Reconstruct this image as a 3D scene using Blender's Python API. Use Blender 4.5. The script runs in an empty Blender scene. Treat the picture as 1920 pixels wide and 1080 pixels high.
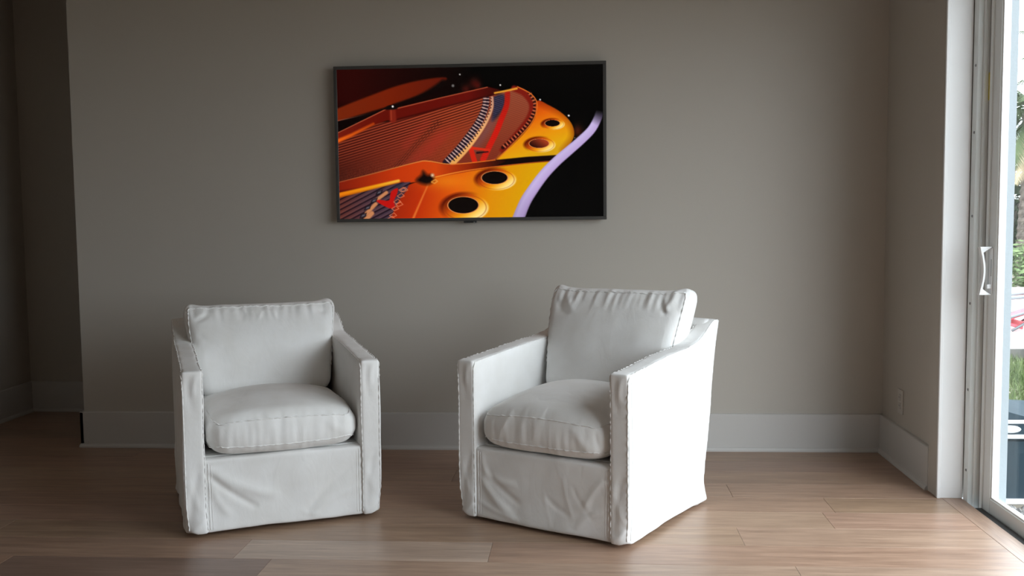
import bpy, bmesh, math, random
import numpy as np
from mathutils import Vector, Matrix, noise
from mathutils.bvhtree import BVHTree

scene = bpy.context.scene
C = scene.collection
R = math.radians

# ------------------------------------------------------------------ camera
F_PX, PITCH, YAW, ROLL = 1837.6, 0.0755, 0.0710, -0.0110
CAM = Vector((0, -5.005, 1.22))
cam_data = bpy.data.cameras.new('camera')
cam_data.sensor_width = 36.0
cam_data.lens = F_PX / 1920 * 36.0
cam_data.clip_start = 0.05
cam_data.clip_end = 300
cam = bpy.data.objects.new('camera', cam_data)
C.objects.link(cam)
fw = Vector((-math.sin(YAW) * math.cos(PITCH), math.cos(YAW) * math.cos(PITCH), -math.sin(PITCH)))
rt = Vector((math.cos(YAW), math.sin(YAW), 0))
up = rt.cross(fw)
rt2 = math.cos(ROLL) * rt + math.sin(ROLL) * up
up2 = -math.sin(ROLL) * rt + math.cos(ROLL) * up
M = Matrix((rt2, up2, -fw)).transposed().to_4x4()
M.translation = CAM
cam.matrix_world = M
scene.camera = cam

# ------------------------------------------------------------------ sky and exposure
EXPOSURE = 0.0
SKY = 6.8
world = bpy.data.worlds.new('overcast_sky')
scene.world = world
world.use_nodes = True
wn = world.node_tree
wn.nodes.clear()
wo = wn.nodes.new('ShaderNodeOutputWorld')
wb = wn.nodes.new('ShaderNodeBackground')
wb.inputs['Color'].default_value = (0.90, 0.965, 1.04, 1)
wb.inputs['Strength'].default_value = SKY
wn.links.new(wb.outputs[0], wo.inputs[0])
vs = scene.view_settings
scene.display_settings.display_device = 'sRGB'
vs.view_transform = 'Standard'
vs.look = 'None'
vs.gamma = 1
vs.exposure = EXPOSURE
vs.use_curve_mapping = False
try:
    scene.cycles.max_bounces = 12
    scene.cycles.diffuse_bounces = 6
    scene.cycles.transparent_max_bounces = 16
    scene.cycles.sample_clamp_indirect = 6
except Exception:
    pass

# the sliding door opening as a light portal: it only tells the sampler where the sky comes in
pd = bpy.data.lights.new('door_portal', 'AREA')
pd.shape = 'RECTANGLE'
DOOR_Y0, DOOR_Y1, DOOR_H = -0.82, -4.46, 2.42
pd.size = DOOR_H
pd.size_y = abs(DOOR_Y1 - DOOR_Y0)
pd.cycles.is_portal = True
po = bpy.data.objects.new('door_portal', pd)
C.objects.link(po)
po.location = (1.80, (DOOR_Y0 + DOOR_Y1) / 2, DOOR_H / 2)
po.rotation_euler = (0, R(90), 0)

# ------------------------------------------------------------------ helpers
def srgb(r, g, b):
    def f(c):
        c /= 255.0
        return c / 12.92 if c <= 0.04045 else ((c + 0.055) / 1.055) ** 2.4
    return (f(r), f(g), f(b), 1.0)

def mat(name, col=(0.8, 0.8, 0.8, 1), rough=0.5, spec=0.5, metal=0.0):
    m = bpy.data.materials.new(name)
    m.use_nodes = True
    b = m.node_tree.nodes['Principled BSDF']
    b.inputs['Base Color'].default_value = col
    b.inputs['Roughness'].default_value = rough
    b.inputs['Specular IOR Level'].default_value = spec
    b.inputs['Metallic'].default_value = metal
    return m, m.node_tree, b

def noise_tint(nt, b, c0, c1, scale, detail=4, vec=None, lo=0.35, hi=0.65):
    n = nt.nodes.new('ShaderNodeTexNoise')
    n.inputs['Scale'].default_value = scale
    n.inputs['Detail'].default_value = detail
    if vec is not None:
        nt.links.new(vec, n.inputs['Vector'])
    r = nt.nodes.new('ShaderNodeValToRGB')
    r.color_ramp.elements[0].color = c0
    r.color_ramp.elements[1].color = c1
    r.color_ramp.elements[0].position = lo
    r.color_ramp.elements[1].position = hi
    nt.links.new(n.outputs['Fac'], r.inputs['Fac'])
    nt.links.new(r.outputs['Color'], b.inputs['Base Color'])
    return n, r

def bump(nt, b, fac, strength, dist):
    bp = nt.nodes.new('ShaderNodeBump')
    bp.inputs['Strength'].default_value = strength
    bp.inputs['Distance'].default_value = dist
    nt.links.new(fac, bp.inputs['Height'])
    nt.links.new(bp.outputs['Normal'], b.inputs['Normal'])

def objcoord(nt):
    t = nt.nodes.new('ShaderNodeTexCoord')
    return t.outputs['Object']

def link(name, me, m=None, parent=None):
    o = bpy.data.objects.new(name, me)
    C.objects.link(o)
    if m is not None and not me.materials:
        me.materials.append(m)
    if parent is not None:
        o.parent = parent
    return o

def mesh_from(verts, faces, smooth=False, name='mesh'):
    me = bpy.data.meshes.new(name)
    me.from_pydata([tuple(v) for v in verts], [], faces)
    if smooth:
        me.polygons.foreach_set('use_smooth', [True] * len(me.polygons))
    me.update()
    return me

def box_bm(x0, x1, y0, y1, z0, z1, bm=None, bev=0.0, seg=2):
    own = bm is None
    if own:
        bm = bmesh.new()
    r = bmesh.ops.create_cube(bm, size=1.0)
    vs_ = r['verts']
    for v in vs_:
        v.co = Vector(((x0 + x1) / 2 + v.co.x * (x1 - x0), (y0 + y1) / 2 + v.co.y * (y1 - y0), (z0 + z1) / 2 + v.co.z * (z1 - z0)))
    if bev > 0:
        es = list({e for v in vs_ for e in v.link_edges})
        bmesh.ops.bevel(bm, geom=es, offset=bev, segments=seg, affect='EDGES', profile=0.5)
    return bm

def bm_obj(name, bm, m=None, parent=None, smooth=False):
    me = bpy.data.meshes.new(name)
    bmesh.ops.recalc_face_normals(bm, faces=bm.faces)
    bm.to_mesh(me)
    bm.free()
    if smooth:
        me.polygons.foreach_set('use_smooth', [True] * len(me.polygons))
    return link(name, me, m, parent)

def box(name, x0, x1, y0, y1, z0, z1, m, parent=None, bev=0.0, seg=2):
    return bm_obj(name, box_bm(min(x0, x1), max(x0, x1), min(y0, y1), max(y0, y1), z0, z1, None, bev, seg), m, parent)

def structure(o):
    o['kind'] = 'structure'
    return o

def tag(o, label, cat, group=None):
    o['label'] = label
    o['category'] = cat
    if group:
        o['group'] = group
    return o

def empty(name, loc, rz=0):
    o = bpy.data.objects.new(name, None)
    C.objects.link(o)
    o.location = loc
    o.rotation_euler = (0, 0, rz)
    o.empty_display_size = 0.1
    return o

def tube_mesh(pts, rad, n=6, name='tube', taper=None):
    pts = [Vector(p) for p in pts]
    verts, faces = [], []
    prev = None
    for i, p in enumerate(pts):
        a = pts[max(i - 1, 0)]
        b = pts[min(i + 1, len(pts) - 1)]
        d = (b - a)
        d = d.normalized() if d.length > 1e-9 else Vector((0, 0, 1))
        u = prev if prev is not None else (Vector((0, 0, 1)) if abs(d.z) < 0.9 else Vector((1, 0, 0)))
        u = (u - d * u.dot(d))
        u = u.normalized() if u.length > 1e-6 else d.orthogonal().normalized()
        w = d.cross(u)
        prev = u
        r = rad if taper is None else rad * taper(i / max(1, len(pts) - 1))
        for k in range(n):
            t = 2 * math.pi * k / n
            verts.append(p + r * (math.cos(t) * u + math.sin(t) * w))
    for i in range(len(pts) - 1):
        for k in range(n):
            faces.append((i * n + k, i * n + (k + 1) % n, (i + 1) * n + (k + 1) % n, (i + 1) * n + k))
    faces.append(tuple(range(n - 1, -1, -1)))
    faces.append(tuple(range((len(pts) - 1) * n, len(pts) * n)))
    return mesh_from(verts, faces, True, name)

# ------------------------------------------------------------------ materials
def paint(name, col, rough, sc=180, amt=0.02):
    m, nt, b = mat(name, col, rough, 0.35)
    oc = objcoord(nt)
    n = nt.nodes.new('ShaderNodeTexNoise')
    n.inputs['Scale'].default_value = sc
    n.inputs['Detail'].default_value = 3
    nt.links.new(oc, n.inputs['Vector'])
    bump(nt, b, n.outputs['Fac'], amt, 0.004)
    return m

M_wall = paint('greige_wall_paint', (0.478, 0.445, 0.398, 1), 0.62, 160, 0.06)
M_ceil = paint('ceiling_paint', (0.66, 0.655, 0.64, 1), 0.8)
M_trim = paint('white_trim_paint', (0.84, 0.84, 0.84, 1), 0.32, 60, 0.01)
M_base = paint('baseboard_paint', (0.545, 0.53, 0.51, 1), 0.38, 60, 0.01)
M_vinyl = paint('white_vinyl_frame', (0.80, 0.84, 0.84, 1), 0.35, 40, 0.01)
M_groove = paint('shaded_vinyl_channel', (0.34, 0.35, 0.345, 1), 0.5, 40, 0.01)  # frame vinyl with the shade of its grooves put into the colour
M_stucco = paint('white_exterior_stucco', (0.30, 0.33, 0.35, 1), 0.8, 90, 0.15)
M_black = mat('black_gap', (0.012, 0.012, 0.012, 1), 0.6)[0]  # black standing in for the darkness inside gaps and slots
M_subfloor = mat('dark_subfloor', (0.03, 0.02, 0.015, 1), 0.9)[0]
M_screw = mat('zinc_screw', (0.30, 0.31, 0.33, 1), 0.4, 0.5, 0.8)[0]
M_sticker = mat('yellow_sticker', (0.55, 0.45, 0.06, 1), 0.6)[0]
M_handle = mat('white_plastic_handle', (0.80, 0.81, 0.82, 1), 0.3)[0]
M_plate = mat('outlet_plastic', (0.50, 0.475, 0.44, 1), 0.4)[0]

def glass_mat():
    m = bpy.data.materials.new('door_glass')
    m.use_nodes = True
    nt = m.node_tree
    nt.nodes.clear()
    out = nt.nodes.new('ShaderNodeOutputMaterial')
    mix = nt.nodes.new('ShaderNodeMixShader')
    lw = nt.nodes.new('ShaderNodeLayerWeight')          # symmetric on both faces of the pane
    pw = nt.nodes.new('ShaderNodeMath'); pw.operation = 'POWER'; pw.inputs[1].default_value = 5.0
    nt.links.new(lw.outputs['Facing'], pw.inputs[0])
    fr = nt.nodes.new('ShaderNodeMath'); fr.operation = 'MULTIPLY_ADD'
    fr.inputs[1].default_value = 0.45; fr.inputs[2].default_value = 0.025
    nt.links.new(pw.outputs[0], fr.inputs[0])
    tr = nt.nodes.new('ShaderNodeBsdfTransparent')
    tr.inputs['Color'].default_value = (0.975, 0.99, 0.985, 1)
    gl = nt.nodes.new('ShaderNodeBsdfGlossy')
    gl.inputs['Roughness'].default_value = 0.0
    nt.links.new(fr.outputs[0], mix.inputs[0])
    nt.links.new(tr.outputs[0], mix.inputs[1])
    nt.links.new(gl.outputs[0], mix.inputs[2])
    nt.links.new(mix.outputs[0], out.inputs[0])
    return m
M_glass = glass_mat()

def wood_mat():
    m, nt, b = mat('oak_plank', (0.3, 0.2, 0.14, 1), 0.40, 0.7)
    oc = objcoord(nt)
    info = nt.nodes.new('ShaderNodeObjectInfo')
    # shift the grain from plank to plank
    mul = nt.nodes.new('ShaderNodeVectorMath'); mul.operation = 'SCALE'
    mul.inputs[0].default_value = (37.0, 11.0, 5.0)
    nt.links.new(info.outputs['Random'], mul.inputs['Scale'])
    add = nt.nodes.new('ShaderNodeVectorMath'); add.operation = 'ADD'
    nt.links.new(oc, add.inputs[0]); nt.links.new(mul.outputs[0], add.inputs[1])
    mp = nt.nodes.new('ShaderNodeMapping')
    mp.inputs['Scale'].default_value = (1.3, 16.0, 1.0)
    nt.links.new(add.outputs[0], mp.inputs['Vector'])
    n = nt.nodes.new('ShaderNodeTexNoise')
    n.inputs['Scale'].default_value = 2.2; n.inputs['Detail'].default_value = 7; n.inputs['Roughness'].default_value = 0.6
    n.inputs['Distortion'].default_value = 0.5
    nt.links.new(mp.outputs[0], n.inputs['Vector'])
    mp2 = nt.nodes.new('ShaderNodeMapping')
    mp2.inputs['Scale'].default_value = (6.0, 150.0, 1.0)
    nt.links.new(add.outputs[0], mp2.inputs['Vector'])
    n2 = nt.nodes.new('ShaderNodeTexNoise')
    n2.inputs['Scale'].default_value = 1.5; n2.inputs['Detail'].default_value = 4
    nt.links.new(mp2.outputs[0], n2.inputs['Vector'])
    r = nt.nodes.new('ShaderNodeValToRGB')
    r.color_ramp.elements[0].position = 0.28; r.color_ramp.elements[0].color = (0.70, 0.665, 0.645, 1)
    r.color_ramp.elements[1].position = 0.72; r.color_ramp.elements[1].color = (1.16, 1.17, 1.17, 1)
    nt.links.new(n.outputs['Fac'], r.inputs['Fac'])
    r2 = nt.nodes.new('ShaderNodeValToRGB')
    r2.color_ramp.elements[0].position = 0.3; r2.color_ramp.elements[0].color = (0.86, 0.85, 0.84, 1)
    r2.color_ramp.elements[1].position = 0.6; r2.color_ramp.elements[1].color = (1.05, 1.05, 1.05, 1)
    nt.links.new(n2.outputs['Fac'], r2.inputs['Fac'])
    m1 = nt.nodes.new('ShaderNodeMix'); m1.data_type = 'RGBA'; m1.blend_type = 'MULTIPLY'; m1.inputs['Factor'].default_value = 1
    nt.links.new(info.outputs['Color'], m1.inputs[6]); nt.links.new(r.outputs[0], m1.inputs[7])
    m2 = nt.nodes.new('ShaderNodeMix'); m2.data_type = 'RGBA'; m2.blend_type = 'MULTIPLY'; m2.inputs['Factor'].default_value = 1
    nt.links.new(m1.outputs[2], m2.inputs[6]); nt.links.new(r2.outputs[0], m2.inputs[7])
    nt.links.new(m2.outputs[2], b.inputs['Base Color'])
    mr = nt.nodes.new('ShaderNodeMapRange')
    mr.inputs['To Min'].default_value = 0.30; mr.inputs['To Max'].default_value = 0.42
    nt.links.new(n.outputs['Fac'], mr.inputs['Value'])
    nt.links.new(mr.outputs[0], b.inputs['Roughness'])
    bump(nt, b, n2.outputs['Fac'], 0.06, 0.001)
    return m
M_wood = wood_mat()

def fabric_mat():
    m, nt, b = mat('white_cotton_slipcover', (0.80, 0.795, 0.78, 1), 0.9, 0.2)
    b.inputs['Sheen Weight'].default_value = 0.15
    oc = objcoord(nt)
    n, r = noise_tint(nt, b, (0.785, 0.775, 0.755, 1), (0.83, 0.825, 0.815, 1), 9, 5, oc)
    mp = nt.nodes.new('ShaderNodeMapping'); mp.inputs['Scale'].default_value = (1, 1, 0.25)
    nt.links.new(oc, mp.inputs['Vector'])
    w = nt.nodes.new('ShaderNodeTexNoise'); w.inputs['Scale'].default_value = 420; w.inputs['Detail'].default_value = 2
    nt.links.new(mp.outputs[0], w.inputs['Vector'])
    wr_ = nt.nodes.new('ShaderNodeTexNoise'); wr_.inputs['Scale'].default_value = 8; wr_.inputs['Detail'].default_value = 3.5
    wr_.inputs['Distortion'].default_value = 1.2
    mp3 = nt.nodes.new('ShaderNodeMapping'); mp3.inputs['Scale'].default_value = (1.5, 1.5, 0.7); mp3.inputs['Rotation'].default_value = (0.3, 0.5, 0.2)
    nt.links.new(oc, mp3.inputs['Vector']); nt.links.new(mp3.outputs[0], wr_.inputs['Vector'])
    b1 = nt.nodes.new('ShaderNodeBump'); b1.inputs['Strength'].default_value = 0.20; b1.inputs['Distance'].default_value = 0.010
    nt.links.new(wr_.outputs['Fac'], b1.inputs['Height'])
    b2 = nt.nodes.new('ShaderNodeBump'); b2.inputs['Strength'].default_value = 0.10; b2.inputs['Distance'].default_value = 0.0015
    nt.links.new(w.outputs['Fac'], b2.inputs['Height']); nt.links.new(b1.outputs['Normal'], b2.inputs['Normal'])
    nt.links.new(b2.outputs['Normal'], b.inputs['Normal'])
    return m
M_fab = fabric_mat()
M_swivel = mat('dark_wood_base', (0.03, 0.022, 0.018, 1), 0.5)[0]

# ------------------------------------------------------------------ room shell
XL, XR = -2.658, 1.511          # left end of the TV wall, right wall
ALX, ALY = -3.50, 0.94          # alcove corner
CEIL = 2.75
REAR = -7.4
EX = 1.745                      # outer face of the right wall
WY = -0.80                      # where the right wall stops at the sliding door

structure(box('wall_back', XL, EX, 0.0, 0.14, 0, CEIL, M_wall))
structure(box('wall_alcove', ALX - 0.12, XL + 0.4, ALY, ALY + 0.12, 0, CEIL, M_wall))
structure(box('wall_left', ALX - 0.12, ALX, REAR, ALY, 0, CEIL, M_wall))
structure(box('wall_front', ALX - 0.12, EX, REAR - 0.12, REAR, 0, CEIL, M_wall))
structure(box('wall_passage', XL + 0.26, XL + 0.4, 0.14, ALY, 0, CEIL, M_wall))
bm = box_bm(XR, EX - 0.012, WY, 0.0, 0, CEIL)
box_bm(XR, EX - 0.012, DOOR_Y1, WY, DOOR_H, CEIL, bm)
box_bm(XR, EX - 0.012, REAR, DOOR_Y1, 0, CEIL, bm)
wr = structure(bm_obj('wall_right', bm, M_wall))
# outside skin of the same wall, white stucco, with the outer reveal beside the door
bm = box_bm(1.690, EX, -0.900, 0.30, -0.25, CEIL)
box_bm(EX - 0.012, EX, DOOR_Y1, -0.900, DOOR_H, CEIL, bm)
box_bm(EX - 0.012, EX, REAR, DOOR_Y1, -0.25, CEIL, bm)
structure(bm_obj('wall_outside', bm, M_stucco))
structure(box('ceiling', ALX - 0.12, EX, REAR - 0.12, ALY + 0.12, CEIL, CEIL + 0.1, M_ceil))

# baseboards: flat board plus a quarter-round shoe at the foot
def baseboard(name, x0, x1, y0, y1, nrm):
    """board along a wall; (x0,y0)-(x1,y1) is the wall line, nrm points into the room"""
    p0, p1, n = Vector((x0, y0, 0)), Vector((x1, y1, 0)), Vector((*nrm, 0))
    t, h = 0.016, 0.192
    prof = [(0, 0.0), (0.027, 0.0), (0.027, 0.008), (0.022, 0.017), (t, 0.021), (t, h - 0.004), (t - 0.004, h), (0, h)]
    verts = [p0 + n * a + Vector((0, 0, z)) for a, z in prof] + [p1 + n * a + Vector((0, 0, z)) for a, z in prof]
    k = len(prof)
    faces = [(i, (i + 1) % k, k + (i + 1) % k, k + i) for i in range(k)] + [tuple(range(k - 1, -1, -1)), tuple(range(k, 2 * k))]
    bm = bmesh.new()
    vv = [bm.verts.new(v) for v in verts]
    for f in faces:
        bm.faces.new([vv[i] for i in f])
    return structure(bm_obj(name, bm, M_base))
baseboard('baseboard_back', XL - 0.016, XR, 0, 0, (0, -1))
baseboard('baseboard_end', XL, XL, -0.016, 0.14, (-1, 0))
baseboard('baseboard_right', XR, XR, 0, -0.702, (-1, 0))
baseboard('baseboard_alcove', ALX, XL + 0.26, ALY, ALY, (0, -1))
baseboard('baseboard_left', ALX, ALX, REAR, ALY, (1, 0))

# ------------------------------------------------------------------ floor of oak planks
floor = structure(box('floor', ALX - 0.12, 1.60, REAR - 0.12, ALY + 0.12, -0.06, -0.012, M_subfloor))
rnd = random.Random(11)
PW = 0.206
TONES = [(0.300, 0.190, 0.130), (0.330, 0.215, 0.150), (0.280, 0.172, 0.115), (0.345, 0.228, 0.162), (0.310, 0.200, 0.142), (0.265, 0.168, 0.118)]
LIGHT, DARK, RED = (0.400, 0.300, 0.235), (0.205, 0.132, 0.102), (0.305, 0.190, 0.133)
# rows count from the edge at y = -0.626; joints read from the photograph for the rows near the chairs
KNOWN = {0: ([(-1.75), 0.642], {1: (0.375, 0.250, 0.180), 2: (0.320, 0.208, 0.148)}),
         1: ([-0.95, 1.02], {1: (0.318, 0.205, 0.142)}),
         2: ([-1.6, 0.967], {}),
         3: ([-2.3, 0.592], {2: (0.340, 0.230, 0.165)}),
         4: ([-2.9, -1.252, -0.335], {1: (0.275, 0.172, 0.122), 2: LIGHT, 3: RED}),
         5: ([-2.067, -1.11, 0.728], {1: DARK, 2: (0.345, 0.240, 0.175), 3: (0.350, 0.245, 0.180)}),
         -1: ([-0.6], {1: (0.270, 0.178, 0.124)}),
         -2: ([0.1], {})}
def plank(x0, x1, y0, y1, col):
    g = 0.0005
    bm = bmesh.new()
    cx, cy = (x0 + x1) / 2, (y0 + y1) / 2
    box_bm(x0 + g - cx, x1 - g - cx, y0 + g - cy, y1 - g - cy, -0.012, 0.0, bm)
    top = [e for e in bm.edges if all(v.co.z > -0.001 for v in e.verts)]
    bmesh.ops.bevel(bm, geom=top, offset=0.0007, segments=1, affect='EDGES')
    o = bm_obj('plank', bm, M_wood, floor)
    o.location = (cx, cy, 0)
    mean = (0.322, 0.212, 0.150)
    k = 0.55 if col not in (LIGHT, DARK) else 0.95      # most boards differ only a little
    o.color = tuple((m_ + (c_ - m_) * k) * 1.24 for c_, m_ in zip(col, mean)) + (1,)
    return o
k0 = int(math.floor((-0.626 - (ALY)) / PW)) - 0
for k in range(-8, 35):
    y1 = -0.626 - k * PW
    y0 = y1 - PW
    if y0 > ALY or y1 < REAR:
        continue
    y1c, y0c = min(y1, ALY), max(y0, REAR)
    if y1c - y0c < 0.01:
        continue
    xa = ALX
    xb = XL + 0.26 if y0c > -0.008 else (1.517 if y0c < WY - 0.01 else XR)
    joints, cols = KNOWN.get(k, (None, {}))
    if joints is None:
        joints = []
        x = xa + rnd.uniform(0.5, 1.9)
        while x < xb - 0.3:
            joints.append(x)
            x += rnd.uniform(1.5, 2.1)
    xs = [xa] + [j for j in joints if xa < j < xb] + [xb]
    for i in range(len(xs) - 1):
        c = cols.get(i) or tuple(v * rnd.uniform(0.95, 1.05) for v in rnd.choice(TONES))
        plank(xs[i], xs[i + 1], y0c, y1c, c)
# border planks along the door sill
ys = [WY - 0.012, -2.62, -4.46]
for i in range(2):
    o = plank(0, ys[i] - ys[i + 1], 0, 0.083, (0.330, 0.225, 0.170))
    o.rotation_euler = (0, 0, R(-90))
    o.location = (1.5585, (ys[i] + ys[i + 1]) / 2, 0)

# ------------------------------------------------------------------ door casing (trim) and sliding door
trim = structure(empty('trim_1', (XR, WY, 0)))
def tb(name, x0, x1, y0, y1, z0, z1, m=M_trim, bev=0.002):
    return box(name, x0 - XR, x1 - XR, y0 - WY, y1 - WY, z0, z1, m, trim, bev, 1)
tb('side_casing', XR - 0.014, XR, WY - 0.006, -0.702, 0, CEIL, M_wall)
tb('jamb_board', XR - 0.014, 1.601, WY - 0.019, WY - 0.0002, 0, DOOR_H + 0.02)
tb('corner_bead', XR - 0.017, XR - 0.003, WY - 0.024, WY - 0.018, 0, DOOR_H + 0.02)
tb('head_casing', XR - 0.014, 1.601, DOOR_Y1, WY - 0.019, DOOR_H - 0.02, DOOR_H - 0.0002)
tb('jamb_board', XR - 0.014, 1.601, DOOR_Y1 + 0.0002, DOOR_Y1 + 0.019, 0, DOOR_H - 0.02)

door = structure(empty('door_1', (1.60, -0.82, 0)))
def db(name, x0, x1, y0, y1, z0, z1, m=M_vinyl, parent=None, bev=0.0015):
    return box(name, x0 - 1.60, x1 - 1.60, y0 + 0.82, y1 + 0.82, z0, z1, m, parent or door, bev, 1)
HT = DOOR_H - 0.022
fr = db('frame_jamb', 1.655, 1.690, -0.935, -0.820, -0.05, HT, M_groove)
db('screw_flange', 1.602, 1.655, -0.866, -0.8205, -0.03, HT, M_vinyl)
db('channel_rib', 1.622, 1.655, -0.884, -0.8665, -0.03, HT, M_vinyl)
db('channel_wall', 1.640, 1.655, -0.912, -0.8845, -0.03, HT, M_groove)
for z in (0.13, 0.47, 0.83, 1.19, 1.53, 1.80, 2.15):
    bm = bmesh.new()
    bmesh.ops.create_cone(bm, cap_ends=True, segments=12, radius1=0.006, radius2=0.0045, depth=0.003)
    bmesh.ops.rotate(bm, verts=bm.verts, matrix=Matrix.Rotation(R(-90), 3, 'Y'))
    bmesh.ops.translate(bm, verts=bm.verts, vec=(1.6005 - 1.60, -0.848 + 0.82, z))
    bm_obj('screw', bm, M_screw, door)
db('warning_sticker', 1.6382, 1.6398, -0.911, -0.886, 1.655, 1.765, M_sticker, None, 0)
db('sill_track', 1.604, 1.780, DOOR_Y1, -0.90, -0.10, -0.045, M_vinyl)
db('sill_lip', 1.760, 1.775, DOOR_Y1, -0.90, -0.045, -0.015, M_vinyl)
db('gap_shade', 1.602, 1.632, DOOR_Y1, -0.94, -0.045, -0.004, M_black, None, 0)  # black strip painted in for the shade in the gap under the sash
db('head_frame', 1.602, 1.720, DOOR_Y1 + 0.02, -0.82, HT - 0.06, HT)
def panel(y0, y1, x, handle):
    """sliding sash from y0 (towards the TV wall) to y1"""
    st, rail = 0.076, 0.086
    zb, zt = -0.034, HT - 0.062
    p = db('stile', x, x + 0.036, y0 - st, y0, zb, zt, M_vinyl, None, 0.003)
    db('interlock_rib', x - 0.006, x + 0.010, y0 - 0.012, y0 + 0.012, zb, zt, M_vinyl)
    db('stile', x, x + 0.036, y1, y1 + st, zb, zt, M_vinyl, None, 0.003)
    db('rail', x + 0.0005, x + 0.0355, y1 + st, y0 - st, zb, zb + rail, M_vinyl, None, 0.003)
    db('rail', x + 0.0005, x + 0.0355, y1 + st, y0 - st, zt - rail, zt, M_vinyl, None, 0.003)
    # glazing beads
    db('glazing_bead', x + 0.004, x + 0.012, y0 - st - 0.007, y0 - st, zb + rail, zt - rail, M_trim)
    db('glazing_bead', x + 0.004, x + 0.012, y1 + st, y0 - st, zb + rail, zb + rail + 0.006, M_trim)
    db('pane', x + 0.017, x + 0.021, y1 + st - 0.003, y0 - st + 0.003, zb + rail - 0.003, zt - rail + 0.003, M_glass, None, 0)
    return p
panel(-0.920, -2.16, 1.640, True)
panel(-2.08, -3.32, 1.680, False)
panel(-3.24, -4.43, 1.640, False)
# pull handle on the stile by the TV wall: mounting plate, bowed grip, thumb latch
HY, HZ0, HZ1 = -0.958, 0.875, 1.068
pl = db('handle', 1.6345, 1.6402, HY - 0.016, HY + 0.014, HZ0 + 0.004, HZ1 - 0.004, M_handle, None, 0.002)
pl['label'] = 'white bowed pull handle'
verts, faces = [], []
NS = 24
for i in range(NS + 1):
    t = i / NS
    z = HZ0 + (HZ1 - HZ0) * t
    s = math.sin(math.pi * t)
    ends = max(0.0, 1 - min(t, 1 - t) / 0.12)
    xo = 1.588 + 0.016 * s               # grip bows towards the door in the middle
    th = 0.009 + 0.040 * ends
    hw = 0.011 + 0.003 * ends
    for dx, dy in ((0, -hw), (0, hw), (th, hw), (th, -hw)):
        verts.append((xo + dx - 1.60, HY + dy + 0.82, z))
for i in range(NS):
    for k in range(4):
        faces.append((i * 4 + k, i * 4 + (k + 1) % 4, i * 4 + 4 + (k + 1) % 4, i * 4 + 4 + k))
faces += [(3, 2, 1, 0), tuple(range(NS * 4, NS * 4 + 4))]
me = mesh_from(verts, faces, False, 'grip')
o = link('grip', me, M_handle, pl)
bv = o.modifiers.new('bevel', 'BEVEL'); bv.width = 0.002; bv.segments = 2
db('latch_slot', 1.6336, 1.6346, HY - 0.013, HY - 0.006, 0.950, 1.018, M_groove, pl, 0)
db('thumb_latch', 1.618, 1.6346, HY - 0.014, HY - 0.004, 0.900, 0.918, M_handle, pl, 0.002)

# ------------------------------------------------------------------ wall outlet
oy, oz = -0.288, 0.311
ot = empty('wall_outlet', (XR, oy, oz))
tag(ot, 'beige double power outlet low on the wall beside the sliding door', 'outlet')
box('cover_plate', -0.006, -0.0003, -0.036, 0.036, -0.058, 0.058, M_plate, ot, 0.0025)
for z in (-0.020, 0.020):
    f = box('receptacle', -0.0085, -0.005, -0.016, 0.016, z - 0.014, z + 0.014, M_plate, ot, 0.003)
    for y in (-0.006, 0.006):
        box('slot', -0.0088, -0.0083, y - 0.001, y + 0.001, z - 0.003, z + 0.006, M_black, f)

# ------------------------------------------------------------------ television with a lit picture
TX0, TX1, TZ0, TZ1, TVY = -1.2453, 0.1281, 1.187, 1.9719, -0.060
tv = empty('television', ((TX0 + TX1) / 2, -0.001, TZ0))
tag(tv, 'wall-mounted flat television showing golden piano strings above the armchairs', 'television')
TW, TH = TX1 - TX0, TZ1 - TZ0
M_bezel = mat('dark_grey_bezel', (0.075, 0.073, 0.070, 1), 0.35, 0.5, 0.3)[0]
M_tvback = mat('black_tv_shell', (0.015, 0.015, 0.015, 1), 0.5)[0]
bz, yb, yf = 0.0165, TVY + 0.028 + 0.001, TVY + 0.001
for nm, a in (('bezel_top', (-TW / 2, TW / 2, TH - bz, TH)), ('bezel_bottom', (-TW / 2, TW / 2, 0, bz)),
              ('bezel_side', (-TW / 2, -TW / 2 + bz, bz, TH - bz)), ('bezel_side', (TW / 2 - bz, TW / 2, bz, TH - bz))):
    box(nm, a[0], a[1], yf, yb, a[2], a[3], M_bezel, tv, 0.0015, 1)
box('back_shell', -TW / 2 + 0.004, TW / 2 - 0.004, yb - 0.001, yb + 0.012, 0.004, TH - 0.004, M_tvback, tv, 0.004)
box('wall_bracket', -0.22, 0.22, yb + 0.012, 0.0, 0.22, 0.60, M_tvback, tv)
sens = box('sensor', -0.035, 0.030, yf + 0.002, yb - 0.006, -0.010, 0.0005, M_tvback, tv, 0.003)
M_led = mat('silver_logo', (0.7, 0.68, 0.62, 1), 0.3, 0.5, 0.8)[0]
box('indicator', 0.016, 0.022, yf + 0.0005, yf + 0.004, -0.0075, -0.0045, M_led, sens)

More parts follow.
